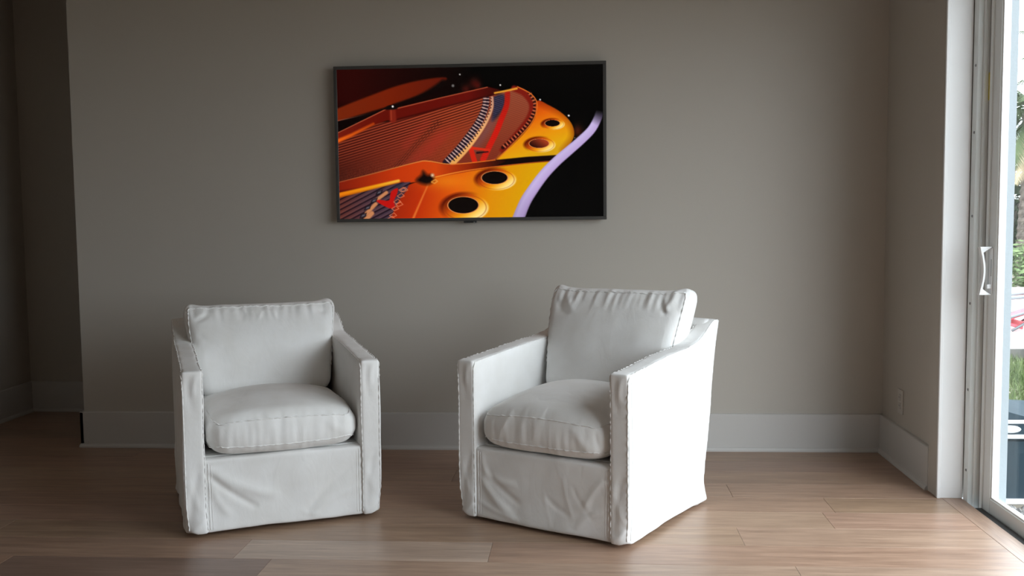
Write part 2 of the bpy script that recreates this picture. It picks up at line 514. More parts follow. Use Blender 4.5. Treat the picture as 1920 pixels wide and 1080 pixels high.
def paint_picture(nx, ny):
    """the picture on the screen, as linear colours on a grid of nx by ny points"""
    u = np.linspace(0, 1, nx)[None, :].repeat(ny, 0)
    v = np.linspace(0, 1, ny)[:, None].repeat(nx, 1)
    tl, tr, br, bl = (90, 122), (1640, 92), (1640, 980), (112, 993)
    X = (1 - v) * ((1 - u) * tl[0] + u * tr[0]) + v * ((1 - u) * bl[0] + u * br[0])
    Y = (1 - v) * ((1 - u) * tl[1] + u * tr[1]) + v * ((1 - u) * bl[1] + u * br[1])
    X = X.ravel(); Y = Y.ravel()
    img = np.zeros((X.size, 3))
    rs = np.random.RandomState(3)
    grain = rs.rand(X.size)
    def seg_d(ax, ay, bx, by):
        dx, dy = bx - ax, by - ay
        t = np.clip(((X - ax) * dx + (Y - ay) * dy) / (dx * dx + dy * dy + 1e-9), 0, 1)
        return np.hypot(X - ax - t * dx, Y - ay - t * dy), t
    def smooth(pts, n=6, closed=False):
        p = np.array(pts, float)
        m = len(p)
        out = []
        rng = range(m if closed else m - 1)
        for i in rng:
            if closed:
                a, b, c, d = p[(i - 1) % m], p[i], p[(i + 1) % m], p[(i + 2) % m]
            else:
                a, b, c, d = p[max(i - 1, 0)], p[i], p[i + 1], p[min(i + 2, m - 1)]
            for k in range(n):
                t = k / n
                out.append(0.5 * ((2 * b) + (c - a) * t + (2 * a - 5 * b + 4 * c - d) * t * t + (3 * b - a - 3 * c + d) * t ** 3))
        if not closed:
            out.append(p[-1])
        return [tuple(q) for q in out]
    def poly(pts, soft=2.0):
        d = np.full(X.size, 1e9)
        inside = np.zeros(X.size, bool)
        n = len(pts)
        for i in range(n):
            (ax, ay), (bx, by) = pts[i], pts[(i + 1) % n]
            dd, _ = seg_d(ax, ay, bx, by)
            np.minimum(d, dd, out=d)
            if ay != by:
                c = ((ay > Y) != (by > Y)) & (X < (bx - ax) * (Y - ay) / (by - ay) + ax)
                inside ^= c
        s = np.where(inside, d, -d)
        return np.clip(s / soft * 0.5 + 0.5, 0, 1)
    def line(pts, w0, w1=None, soft=2.0):
        """coverage, position along, signed side"""
        w1 = w0 if w1 is None else w1
        L = [0.0]
        for i in range(len(pts) - 1):
            L.append(L[-1] + math.hypot(pts[i + 1][0] - pts[i][0], pts[i + 1][1] - pts[i][1]))
        best = np.full(X.size, 1e9); along = np.zeros(X.size); side = np.zeros(X.size)
        for i in range(len(pts) - 1):
            (ax, ay), (bx, by) = pts[i], pts[i + 1]
            dd, t = seg_d(ax, ay, bx, by)
            k = dd < best
            best[k] = dd[k]
            along[k] = (L[i] + t * (L[i + 1] - L[i]))[k]
            cr = (bx - ax) * (Y - ay) - (by - ay) * (X - ax)
            side[k] = np.sign(cr)[k]
        hw = 0.5 * (w0 + (w1 - w0) * along / L[-1])
        return np.clip((hw - best) / soft * 0.5 + 0.5, 0, 1), along, side * best, L[-1]
    def put(a, col):
        col = np.asarray(col, float)
        if col.ndim == 1:
            col = col[None, :]
        img[:] = img * (1 - a[:, None]) + col * a[:, None]
    def grad(stops, t):
        t = np.clip(t, 0, 1)
        xs = [s[0] for s in stops]
        return np.stack([np.interp(t, xs, [s[1][k] for s in stops]) for k in range(3)], 1)
    # dark lid at the upper left
    put(np.clip((900 - X) / 700, 0, 1) * np.clip((420 - Y) / 120, 0, 1), (40, 3, 2))
    put(poly(smooth([(60, 365), (300, 268), (450, 215), (600, 180), (735, 168), (700, 215), (600, 262), (430, 322), (300, 362), (60, 425)], 4, True), 6),
        grad([(0, (112, 34, 8)), (0.5, (112, 28, 4)), (1, (92, 20, 6))], (X - 100) / 620))
    put(line([(60, 425), (200, 396), (330, 368)], 5)[0] * 0.8, (150, 86, 66))
    put(poly([(60, 432), (390, 346), (410, 350), (60, 500)], 4), (8, 1, 1))
    put(line(smooth([(430, 330), (560, 290), (660, 240), (720, 200)]), 16, 40, 10)[0], (8, 1, 1))
    for p in [(900, 200, 30), (850, 235, 26), (920, 215, 20)]:
        put(np.exp(-((X - p[0]) ** 2 + (Y - p[1]) ** 2) / p[2] ** 2) * 0.5, (110, 22, 14))
    # strings field
    field = poly(smooth([(60, 590), (290, 450), (430, 415), (700, 345), (950, 280), (1060, 262), (1160, 228), (1230, 275), (1256, 330), (1230, 410), (1150, 510), (1020, 650), (850, 672), (740, 676), (620, 662), (350, 725), (60, 800)], 4, True), 4)
    base = grad([(0, (92, 30, 18)), (0.35, (128, 44, 26)), (0.6, (150, 56, 28)), (1, (146, 64, 40))], (X - 100) / 1100)
    base = base * (1.0 - 0.35 * np.clip((Y - 560) / 200, 0, 1) * np.clip((520 - X) / 400, 0, 1))[:, None]
    put(field, base)
    s = Y + 0.305 * X + 0.00002 * (X - 500) ** 2
    per = 15.5
    strg = 0.5 + 0.5 * np.sin(2 * math.pi * s / per)
    up_w = np.clip((745 - s) / 120, 0, 1) + 0.15
    up_w = np.clip(up_w, 0, 1)
    put(field * up_w * np.clip(strg * 1.6 - 0.5, 0, 1) * 0.8, (52, 10, 6))
    put(field * up_w * np.clip((1 - strg) * 2 - 1.25, 0, 1) * 0.6, (200, 92, 58))
    fine = 0.5 + 0.5 * np.sin(2 * math.pi * s / 7.5)
    put(field * np.clip((s - 700) / 80, 0, 1) * fine * 0.22, (60, 16, 10))
    put(field * (grain > 0.72) * np.clip((s - 720) / 80, 0, 1) * 0.22, (190, 90, 60))
    for a, b, w in [((700, 500), (560, 640), 50), ((760, 470), (640, 600), 34), ((620, 430), (500, 560), 26)]:
        put(field * line([a, b], w, w, 26)[0] * 0.32, (172, 44, 34))
    put(field * line([(690, 430), (560, 560), (440, 690)], 34, 34, 10)[0] * (np.sin(X * 0.42 + Y * 0.35) > 0.35) * 0.6, (58, 22, 16))
    # strings beyond the bridge
    right = poly(smooth([(1010, 280), (1160, 232), (1225, 290), (1225, 360), (1150, 480), (1060, 580), (1000, 645), (780, 662), (880, 560), (960, 440), (1005, 350)], 3, True), 4)
    put(right, grad([(0, (156, 78, 52)), (0.5, (150, 66, 40)), (1, (134, 50, 30))], (Y - 280) / 360))
    put(right * (0.5 + 0.5 * np.sin(2 * math.pi * s / 11)) * 0.45, (84, 30, 22))
    put(right * poly(smooth([(1012, 278), (1072, 268), (1076, 330), (1030, 400), (1000, 420), (1008, 340)], 3, True), 10), (34, 30, 46))
    put(right * poly(smooth([(985, 430), (1010, 440), (930, 560), (880, 590)], 3, True), 30) * 0.6, (110, 84, 96))
    put(right * poly([(1012, 278), (1072, 268), (1076, 330), (1000, 420)], 10) * (np.sin(2 * math.pi * s / 11) > 0.5), (72, 66, 92))
    # red felt
    fa = line(smooth([(1092, 258), (1086, 330), (1056, 410), (1024, 490), (985, 570), (950, 645)]), 30, 34, 4)[0]
    put(fa, grad([(0, (150, 22, 14)), (0.5, (196, 18, 10)), (1, (190, 26, 14))], (Y - 260) / 380))
    put(fa * (np.sin(2 * math.pi * s / 11) > 0.4) * 0.35, (236, 60, 40))
    put(line([(876, 575), (900, 655)], 28, 30, 3)[0], (204, 34, 16))
    put(line([(866, 576), (985, 590)], 18, 12, 3)[0], (210, 44, 20))
    put(line([(915, 606), (978, 600)], 12, 6, 3)[0], (30, 12, 18))
    # outer rim of the strings
    put(line(smooth([(1130, 232), (1190, 262), (1232, 325), (1216, 400), (1150, 490), (1060, 590)]), 34, 30, 6)[0], (122, 24, 14))
    ra, al, sd, L = line(smooth([(1215, 250), (1250, 320), (1234, 392), (1180, 470), (1065, 575)]), 20, 22, 3)
    put(ra * (np.sin(al / 21 * 2 * math.pi) > 0.1), (40, 12, 10))
    put(ra * (np.sin(al / 21 * 2 * math.pi) < -0.5) * 0.8, (196, 110, 70))
    # bridge with its pins
    ba, al, sd, L = line(smooth([(968, 285), (962, 340), (930, 420), (870, 510), (800, 600), (740, 665)]), 36, 52, 4)
    ph = np.sin(al / 19 * 2 * math.pi)
    put(ba, (36, 22, 34))
    put(ba * np.clip(ph * 2 - 0.2 + 0.6 * np.sin(sd / 14 * math.pi), 0, 1), (186, 150, 142))
    ca, al2, sd2, L2 = line(smooth([(1002, 284), (1000, 345), (964, 430), (905, 520), (840, 600), (775, 665)]), 16, 30, 3)
    put(ca, grad([(0, (196, 140, 116)), (0.5, (236, 170, 106)), (1, (226, 160, 84))], al2 / L2))
    put(ca * (np.sin(al2 / 19 * 2 * math.pi) > 0.3) * (sd2 > 2), (60, 34, 36))
    # upper rail
    rail = poly([(60, 510), (380, 350), (432, 346), (980, 222), (1052, 240), (1012, 272), (950, 284), (440, 418), (392, 416), (290, 448), (60, 570)], 3)
    put(rail, grad([(0, (112, 24, 10)), (0.3, (92, 12, 4)), (0.8, (96, 12, 6)), (1, (50, 6, 4))], (X - 100) / 950))
    put(line([(60, 506), (380, 352)], 5)[0], (176, 82, 52))
    put(line([(432, 350), (700, 286), (975, 224)], 5)[0], (172, 78, 48))
    put(line([(440, 414), (800, 320), (1000, 270)], 10, 6, 6)[0] * 0.7, (36, 3, 2))
    put(line([(420, 350), (424, 410)], 36, 40, 6)[0], (120, 30, 16))
    put(line([(412, 350), (414, 412)], 6, 6, 4)[0] * 0.6, (180, 74, 44))
    put(poly(smooth([(372, 352), (400, 328), (440, 330), (446, 350)], 3, True), 4), (10, 3, 3))
    put(line([(40, 560), (180, 500), (308, 436)], 24, 14, 6)[0], grad([(0, (226, 96, 18)), (1, (176, 62, 12))], (X - 100) / 200))
    put(line(smooth([(1018, 258), (1080, 246), (1145, 232)]), 10, 12, 3)[0], (226, 150, 46))
    # gold plate, far lobe
    plate = poly(smooth([(1262, 305), (1330, 330), (1400, 372), (1452, 425), (1474, 480), (1466, 530), (1424, 590), (1384, 628), (1280, 628), (1030, 650), (1110, 570), (1195, 482), (1250, 400)], 5, True), 3)
    pc = grad([(0, (196, 62, 8)), (0.25, (222, 96, 8)), (0.55, (232, 140, 10)), (0.85, (226, 164, 12)), (1, (214, 160, 20))], ((Y - 310) * 0.9 + (X - 1250) * 0.35) / 300)
    put(plate, pc)
    ea, _, es, _ = line(smooth([(1290, 305), (1400, 365), (1456, 424), (1478, 482), (1468, 535), (1424, 595)]), 44, 40, 24)
    put(plate * ea * 0.55, (122, 30, 2))
    put(line(smooth([(1150, 222), (1225, 262), (1262, 318), (1247, 400), (1190, 482), (1028, 648)]), 6)[0], (214, 104, 34))
    put(line(smooth([(1242, 396), (1185, 478), (1022, 646)]), 5)[0] * 0.6, (90, 24, 8))
    # gold plate, near lobe
    plate2 = poly(smooth([(500, 800), (680, 745), (1000, 692), (1350, 655), (1280, 722), (1205, 830), (1150, 920), (1090, 1020), (380, 1020), (430, 930), (470, 850)], 4, True), 3)
    pc = grad([(0, (150, 34, 8)), (0.2, (184, 46, 6)), (0.45, (220, 88, 8)), (0.7, (222, 140, 6)), (1, (216, 162, 4))], ((X - 420) + (Y - 850) * 0.25) / 820)
    put(plate2, pc)
    put(plate2 * np.exp(-((X - 730) ** 2 / 140 ** 2 + (Y - 770) ** 2 / 50 ** 2)) * 0.5, (244, 150, 20))
    put(line(smooth([(632, 786), (590, 880), (534, 1010)]), 7, 14, 4)[0] * 0.9, (224, 112, 44))
    # black groove and the near rail
    put(poly([(880, 668), (1020, 648), (1200, 630), (1370, 620), (1392, 628), (1340, 656), (1200, 666), (1010, 692), (860, 712)], 3), (14, 3, 2))
    r2 = poly(smooth([(60, 790), (300, 730), (560, 662), (630, 655), (740, 674), (850, 668), (1020, 650), (1080, 655), (1000, 690), (880, 712), (700, 746), (560, 776), (300, 810), (60, 850)], 4, True), 3)
    put(r2, grad([(0, (122, 26, 8)), (0.35, (190, 52, 8)), (0.6, (204, 66, 10)), (0.8, (140, 36, 6)), (1, (40, 8, 4))], (X - 100) / 960))
    put(line(smooth([(60, 788), (300, 728), (560, 661), (632, 654), (740, 671), (850, 667), (1020, 648)]), 5)[0], grad([(0, (150, 70, 40)), (0.6, (236, 140, 60)), (1, (226, 110, 30))], (X - 100) / 900))
    put(line(smooth([(660, 750), (820, 716), (1000, 690), (1200, 668), (1345, 655)]), 6)[0], grad([(0, (242, 150, 50)), (0.5, (220, 100, 30)), (1, (140, 60, 16))], (X - 660) / 680))
    put(line([(60, 845), (300, 812), (480, 782)], 24, 10, 8)[0] * 0.9, (70, 10, 6))
    # bottom left: bass strings, red ribbon, hitch pins
    low = poly([(60, 880), (300, 815), (470, 780), (525, 775), (500, 830), (460, 880), (430, 940), (400, 1020), (60, 1020)], 4)
    put(low, grad([(0, (92, 44, 36)), (0.5, (74, 50, 58)), (1, (64, 50, 66))], (X - 100) / 350))
    s2 = Y + 0.52 * X
    put(low * np.clip(np.sin(2 * math.pi * s2 / 30) * 2 - 0.7, 0, 1) * 0.85, (24, 10, 20))
    put(low * np.clip(np.sin(2 * math.pi * s2 / 30 + 2.4) * 2 - 1.3, 0, 1) * 0.5, (132, 84, 80))
    for a, b, w in [((385, 838), (330, 880), 20), ((322, 905), (268, 960), 22), ((300, 960), (250, 1010), 26)]:
        put(low * line([a, b], w, w, 4)[0], (196, 128, 84))
    for cx, cy in [(330, 832), (300, 880), (262, 922), (236, 968)]:
        put(low * poly([(cx, cy), (cx + 34, cy - 12), (cx + 26, cy + 12), (cx - 10, cy + 22)], 3), (20, 14, 20))
        put(low * poly([(cx + 6, cy + 2), (cx + 26, cy - 5), (cx + 20, cy + 8), (cx, cy + 14)], 3), (92, 86, 96))
    put(low * line([(455, 800), (470, 860)], 50, 20, 14)[0] * 0.6, (44, 44, 58))
    put(poly(smooth([(412, 832), (452, 812), (446, 850), (430, 886), (436, 926), (400, 930), (330, 892), (344, 880), (400, 884)], 3, True), 3), (186, 18, 14))
    for k, (cx, cy) in enumerate([(490, 815), (470, 850), (480, 815), (450, 885), (462, 900), (438, 925), (425, 965), (415, 985)]):
        rr, _, _, _ = line([(cx - 22, cy + 8), (cx + 4, cy - 8), (cx + 20, cy + 8), (cx - 6, cy + 20), (cx - 22, cy + 8)], 4, 4, 2)
        put(rr * 0.85, (232, 130, 90))
    # yellow rod
    ya, al, sd, L = line([(40, 868), (280, 812), (456, 770)], 30, 18, 4)
    put(ya, grad([(0, (228, 120, 10)), (0.6, (232, 150, 14)), (1, (240, 180, 60))], (X - 100) / 350))
    put(ya * np.clip(sd / 12, 0, 1) * 0.6, (170, 70, 6))
    # bolt
    put(poly(smooth([(560, 765), (590, 735), (600, 712), (625, 735), (655, 735), (660, 770), (630, 790), (590, 785)], 3, True), 14), (12, 3, 2))
    put(np.clip(1 - np.hypot(X - 655, Y - 737) / 16, 0, 1), (250, 220, 180))
    put(line([(650, 775), (672, 762), (684, 772), (668, 784), (650, 778)], 6, 6, 3)[0], (230, 150, 60))
    # sound holes
    for cx, cy, rx, ry, inner in [(1350, 434, 42, 19, 0), (1273, 552, 56, 26, 1), (1016, 752, 74, 37, 0), (834, 913, 87, 48, 0)]:
        ox, oy_ = cx + rx * 0.14, cy + ry * 0.3
        q = np.hypot((X - ox) / (rx * 1.62), (Y - oy_) / (ry * 1.78))
        ang = ((X - ox) / (rx * 1.62) * 0.72 + (Y - oy_) / (ry * 1.78) * 0.55)
        ring = np.clip((1 - q) / 0.10, 0, 1)
        put(np.clip((1.16 - q) / 0.2, 0, 1) * np.clip(-ang * 1.4 - 0.1, 0, 1), (96, 18, 0))
        put(ring, grad([(0, (90, 18, 0)), (0.3, (196, 74, 6)), (0.6, (236, 150, 16)), (0.85, (255, 214, 110)), (1, (255, 236, 170))], ang * 0.6 + 0.5))
        q2 = np.abs(q - 0.86)
        put(np.clip(1 - q2 / 0.05, 0, 1) * 0.5, (150, 56, 4))
        h = np.hypot((X - cx) / rx, (Y - cy) / ry)
        put(np.clip((1.10 - h) / 0.06, 0, 1), (226, 140, 80))
        put(np.clip((1.03 - h) / 0.06, 0, 1), grad([(0, (40, 8, 4)), (1, (158, 58, 28))], (X - cx) / (2 * rx) + 0.55 + (cy - Y) / (3 * ry)) if inner else (8, 2, 1))
    # pale curved rim of the case
    put(np.exp(-((X - 1495) ** 2 / 26 ** 2 + (Y - 480) ** 2 / 34 ** 2)) * 0.5, (130, 44, 20))
    rim = smooth([(1625, 350), (1612, 400), (1575, 470), (1515, 532), (1440, 598), (1370, 660), (1300, 735), (1235, 825), (1190, 900), (1150, 1000)])
    ba, al, sd, L = line([(p[0] + 0, p[1]) for p in rim], 44, 68, 3)
    fade = np.clip((al - 10) / 90, 0, 1)
    put(line(rim, 66, 92, 12)[0] * (sd < 0) * 0.0, (0, 0, 0))
    put(ba * fade, grad([(0, (150, 130, 170)), (0.2, (186, 162, 214)), (0.7, (200, 182, 228)), (1, (176, 156, 206))], 0.5 + sd / 66))
    put(ba * np.clip((al - 0.72 * L) / (0.35 * L), 0, 1) * 0.35, (110, 96, 130))
    # glints on the black lacquer
    for px, py, pr, c in [(815, 150, 7, 180), (1050, 212, 7, 230), (1280, 297, 7, 240), (1444, 390, 8, 255), (422, 335, 9, 255), (775, 215, 12, 110), (1478, 520, 5, 120)]:
        put(np.clip(1.4 * (1 - np.hypot(X - px, Y - py) / pr), 0, 1), (c, c * 0.97, c * 0.95))
    img[:] = np.clip(img, 0, 255) / 255.0
    lin = np.where(img <= 0.04045, img / 12.92, ((img + 0.055) / 1.055) ** 2.4)
    return lin

def build_screen():
    nx, ny = 600, 340
    cols = paint_picture(nx, ny)
    x = np.linspace(-TW / 2 + bz, TW / 2 - bz, nx)
    z = np.linspace(TH - bz, bz, ny)
    XX, ZZ = np.meshgrid(x, z)
    co = np.stack([XX.ravel(), np.full(nx * ny, yf + 0.003), ZZ.ravel()], 1).astype(np.float32)
    i, j = np.meshgrid(np.arange(nx - 1), np.arange(ny - 1))
    a = (j * nx + i).ravel()
    quads = np.stack([a, a + nx, a + nx + 1, a + 1], 1).astype(np.int32)
    me = bpy.data.meshes.new('screen')
    me.vertices.add(nx * ny)
    me.vertices.foreach_set('co', co.ravel())
    me.loops.add(quads.size)
    me.loops.foreach_set('vertex_index', quads.ravel())
    me.polygons.add(len(quads))
    me.polygons.foreach_set('loop_start', np.arange(0, quads.size, 4, dtype=np.int32))
    me.update(calc_edges=True)
    at = me.attributes.new('picture', 'FLOAT_COLOR', 'POINT')
    at.data.foreach_set('color', np.concatenate([cols, np.ones((nx * ny, 1))], 1).astype(np.float32).ravel())
    m, nt, b = mat('lit_screen', (0.004, 0.004, 0.004, 1), 0.12, 0.25)
    an = nt.nodes.new('ShaderNodeAttribute')
    an.attribute_name = 'picture'
    nt.links.new(an.outputs['Color'], b.inputs['Emission Color'])
    b.inputs['Emission Strength'].default_value = 1.0
    return link('screen', me, m, tv)
build_screen()
box('panel_body', -TW / 2 + bz * 0.5, TW / 2 - bz * 0.5, yf + 0.0035, yb - 0.001, bz * 0.5, TH - bz * 0.5, M_tvback, tv)

# ------------------------------------------------------------------ slipcovered armchairs
def vnoise(P, f, seed=0.0):
    """smooth value noise of an (n,3) array, -1..1"""
    o = Vector((seed * 13.7, seed * 7.1, seed * 3.3))
    return np.array([noise.noise(Vector(p) * f + o) for p in P])

def soften(bm, voxel, iters):
    """closed rough solid -> evenly meshed, rounded cloth-like skin"""
    bmesh.ops.recalc_face_normals(bm, faces=bm.faces)
    me = bpy.data.meshes.new('tmp')
    bm.to_mesh(me); bm.free()
    o = bpy.data.objects.new('tmp', me)
    C.objects.link(o)
    rm = o.modifiers.new('r', 'REMESH'); rm.mode = 'VOXEL'; rm.voxel_size = voxel; rm.use_smooth_shade = True
    if iters:
        sm = o.modifiers.new('s', 'SMOOTH'); sm.iterations = iters; sm.factor = 0.5
    dg = bpy.context.evaluated_depsgraph_get()
    out = bpy.data.meshes.new_from_object(o.evaluated_get(dg))
    bpy.data.objects.remove(o)
    bpy.data.meshes.remove(me)
    return out

def get(me):
    n = len(me.vertices)
    co = np.empty(n * 3, np.float32); me.vertices.foreach_get('co', co)
    no = np.empty(n * 3, np.float32); me.vertices.foreach_get('normal', no)
    return co.reshape(-1, 3).astype(float), no.reshape(-1, 3).astype(float)

def put_co(me, co):
    me.vertices.foreach_set('co', co.astype(np.float32).ravel())
    me.update()

def folds(co, no, fl):
    """fl: (a, b, width, height, facing) ridges (height>0) or creases (<0) pressed into the cloth"""
    d = np.zeros(len(co))
    for a, b, w, h, fc in fl:
        a, b, fc = np.array(a, float), np.array(b, float), np.array(fc, float)
        ab = b - a
        t = ((co - a) @ ab) / (ab @ ab)
        tc = np.clip(t, 0, 1)
        q = a + tc[:, None] * ab + (np.sin(tc * math.pi) * w * 0.6)[:, None] * np.cross(ab / np.linalg.norm(ab), fc)
        dist = np.linalg.norm(co - q, axis=1)
        fade = np.clip(np.minimum(t + 0.25, 1.25 - t) / 0.4, 0, 1)
        d += h * np.exp(-(dist / w) ** 2) * fade * np.clip((no @ fc - 0.25) / 0.4, 0, 1)
    return co + no * d[:, None]

def smstep(x, a, b):
    t = np.clip((x - a) / (b - a), 0, 1)
    return t * t * (3 - 2 * t)

HW, AW = 0.377, 0.078
ARM_TOP = [(0.0, 0.640), (0.15, 0.652), (0.35, 0.668), (0.56, 0.680), (0.655, 0.692), (0.73, 0.722), (0.79, 0.753), (0.84, 0.765), (0.878, 0.752)]
REAR_EDGE = [(0.860, 0.700), (0.815, 0.560), (0.762, 0.351), (0.722, 0.175), (0.700, 0.014)]

def prism(bm, prof, x0, x1):
    """profile in (y, z) run along x"""
    a = [bm.verts.new((x0, y, z)) for y, z in prof]
    b = [bm.verts.new((x1, y, z)) for y, z in prof]
    n = len(prof)
    bm.faces.new(a); bm.faces.new(list(reversed(b)))
    for i in range(n):
        bm.faces.new((a[i], b[i], b[(i + 1) % n], a[(i + 1) % n]))
    return a + b

def make_chair(spec):
    root = empty('armchair', (spec['x'], spec['y'], 0), spec['rot'])
    tag(root, spec['label'], 'armchair', 'white slipcovered armchairs')
    sd = spec['seed']
    hem = 0.014

    def cloth(co, no, amp=1.0, hemming=True):
        n1 = vnoise(co, 5.0, sd); n2 = vnoise(co * np.array([1, 1, 0.6]), 14.0, sd + 2)
        co = co + no * (amp * (0.0034 * n1 + 0.0016 * n2))[:, None]
        if hemming:
            low = smstep(-co[:, 2], -0.12, -0.012)
            h = vnoise(co * np.array([1, 1, 0]), 9.0, sd + 5)
            side = np.stack([no[:, 0], no[:, 1], np.zeros(len(co))], 1)
            co = co + side * (low * (0.004 + 0.008 * h))[:, None]
            hang = vnoise(co * np.array([1, 1, 0]), 4.0, sd + 8)
            co[:, 2] += np.where(co[:, 2] < 0.06, (hang * 0.007) * (1 - smstep(co[:, 2], 0.0, 0.06)), 0)
            co[:, 2] = np.maximum(co[:, 2], 0.004)
        return co

    def seam(parent, pts, surf, rad=0.0026, lift=0.0006, pucker=0.0):
        """a stitched ridge lying on the cloth"""
        bv = surf
        path = []
        P = [Vector(p) for p in pts]
        dense = []
        for i in range(len(P) - 1):
            n = max(2, int((P[i + 1] - P[i]).length / 0.008))
            dense += [P[i].lerp(P[i + 1], k / n) for k in range(n)]
        dense.append(P[-1])
        for k, p in enumerate(dense):
            h = bv.find_nearest(p)
            if h[0] is None:
                continue
            path.append(h[0] + h[1] * (lift + pucker * math.sin(k * 1.9 + 2.0 * math.sin(k * 0.37))))
        o = link('seam', tube_mesh(path, rad, 6, 'seam'), M_fab, parent)
        return o

    # ---- arms, each one slab from hem to the swept-up back corner
    for sgn in (-1, 1):
        bm = bmesh.new()
        prof = [(0.0, hem), (0.0, 0.32)] + ARM_TOP + REAR_EDGE
        x0, x1 = sorted((sgn * HW, sgn * (HW - AW)))
        prism(bm, prof, x0, x1)
        es = [e for e in bm.edges if e.calc_face_angle(0) > 0.6]
        bmesh.ops.bevel(bm, geom=es, offset=0.024, segments=3, affect='EDGES', profile=0.5, clamp_overlap=True)
        me = soften(bm, 0.0085, 7)
        co, no = get(me)
        # slight belly of the cover, arm front leans in a touch, gathered top front corners
        co[:, 0] += sgn * 0.006 * np.sin(np.clip((co[:, 2]) / 0.66, 0, 1) * math.pi) * (no[:, 0] * sgn > 0.3)
        tp = np.exp(-(((co[:, 1] - 0.0) / 0.05) ** 2 + ((co[:, 2] - 0.635) / 0.035) ** 2))
        co[:, 2] += 0.004 * tp
        co[:, 1] -= 0.004 * tp
        # the cover draws in around the outer front and rear corners of the hem
        for yc, sy_ in ((0.04, -1),):
            ax_ = co[:, 0] * sgn - (HW - 0.04); ay_ = (co[:, 1] - yc) * sy_
            rr = np.hypot(np.maximum(ax_, 0), np.maximum(ay_, 0))
            k_ = np.where((ax_ > 0) & (ay_ > 0) & (rr > 0.04), 0.04 / np.maximum(rr, 1e-6), 1.0)
            k_ = 1 - (1 - k_) * (1 - smstep(co[:, 2], 0.02, 0.16)) * 0.9
            inn = (ax_ > 0) & (ay_ > 0)
            corner = np.where(inn, np.clip(ax_ * ay_ / 0.0010, 0, 1), 0)
            co[:, 0] = np.where(inn, sgn * ((HW - 0.04) + ax_ * k_), co[:, 0])
            co[:, 1] = np.where(inn, yc + sy_ * ay_ * k_, co[:, 1])
            co[:, 2] += corner * 0.014 * (1 - smstep(co[:, 2], 0.0, 0.10))
        # rear hem corner kicks out a little
        kick = smstep(co[:, 1], 0.58, 0.70) * (1 - smstep(co[:, 2], 0.0, 0.09)) * (no[:, 0] * sgn > 0.2)
        co[:, 0] += sgn * 0.014 * kick
        ft = (0, -1, 0); od = (sgn, 0, 0)
        xm = sgn * (HW - AW / 2)
        fl = [((xm + 0.014, 0.0, 0.625), (xm + 0.004, 0.0, 0.55), 0.008, 0.004, ft),
              ((xm - 0.012, 0.0, 0.62), (xm - 0.006, 0.0, 0.50), 0.010, -0.0025, ft),
              ((xm + 0.015, 0.0, 0.27), (xm - 0.022, 0.0, 0.06), 0.014, -0.004, ft),
              ((xm - 0.020, 0.0, 0.22), (xm + 0.020, 0.0, 0.10), 0.013, 0.003, ft),
              ((xm - 0.025, 0.0, 0.030), (xm + 0.025, 0.0, 0.070), 0.009, 0.005, ft)]
        xo = sgn * HW
        fl += [((xo, 0.10, 0.10), (xo, 0.45, 0.28), 0.03, 0.004, od), ((xo, 0.30, 0.06), (xo, 0.62, 0.20), 0.03, -0.004, od),
               ((xo, 0.62, 0.03), (xo, 0.68, 0.22), 0.02, 0.007, od), ((xo, 0.70, 0.73), (xo, 0.55, 0.56), 0.025, -0.004, od)]
        co = folds(co, no, fl)
        co = cloth(co, no)
        put_co(me, co)
        arm = link('arm', me, M_fab, root)
        if True:
            dg_v = [Vector(v) for v in co]
            surf = BVHTree.FromPolygons(dg_v, [tuple(p.vertices) for p in me.polygons])
        e = 0.003
        for xs_ in (sgn * (HW - e), sgn * (HW - AW + e)):
            up = [(xs_, e, 0.03), (xs_, e, 0.30), (xs_, e, 0.62)] + [(xs_, max(y, 0.012), z - e) for y, z in ARM_TOP]
            seam(arm, up, surf, 0.0026, 0.0004, 0.0020)
        # second stitch line beside the outer front seam
        xs_ = sgn * (HW - 0.002)
        seam(arm, [(xs_, 0.024, 0.03), (xs_, 0.024, 0.3), (xs_, 0.024, 0.61)], surf, 0.0012, 0.0002)

    # ---- back frame behind the cushion
    bm = bmesh.new()
    prism(bm, [(0.60, hem), (0.70, 0.50), (0.775, 0.745), (0.800, 0.764), (0.845, 0.764), (0.875, 0.748)] + [(y + 0.004, z) for y, z in REAR_EDGE], -HW + 0.02, HW - 0.02)
    bmesh.ops.bevel(bm, geom=[e for e in bm.edges if e.calc_face_angle(0) > 0.6], offset=0.016, segments=2, affect='EDGES', profile=0.5, clamp_overlap=True)
    me = soften(bm, 0.012, 2)
    co, no = get(me)
    co[:, 2] += 0.004 * np.cos(co[:, 0] / HW * math.pi / 2) * smstep(co[:, 2], 0.6, 0.75)
    put_co(me, cloth(co, no))
    link('back_frame', me, M_fab, root)

    # ---- front skirt panel below the seat cushion
    bm = bmesh.new()
    xi = HW - AW + 0.010
    box_bm(-xi, xi, 0.010, 0.075, hem, 0.298, bm, 0.010, 2)
    me = soften(bm, 0.006, 3)
    co, no = get(me)
    co = folds(co, no, [(a, b, w * 0.75, h * 0.95, (0, -1, 0)) for a, b, w, h in spec['skirt_folds']])
    put_co(me, cloth(co, no))
    skirt = link('skirt', me, M_fab, root)
    surf = BVHTree.FromPolygons([Vector(v.co) for v in me.vertices], [tuple(p.vertices) for p in me.polygons])
    for sx in (-1, 1):
        seam(skirt, [(sx * (xi - 0.018), 0.0, 0.285), (sx * (xi - 0.020), 0.0, 0.03)], surf, 0.0020, 0.0003, 0.0006)
        seam(skirt, [(sx * (xi - 0.028), 0.0, 0.280), (sx * (xi - 0.030), 0.0, 0.03)], surf, 0.0011, 0.0002)
    # seat platform (hidden under the cushion) and swivel base
    box('seat_platform', -xi, xi, 0.07, 0.66, 0.06, 0.300, M_fab, root)
    bm = bmesh.new()
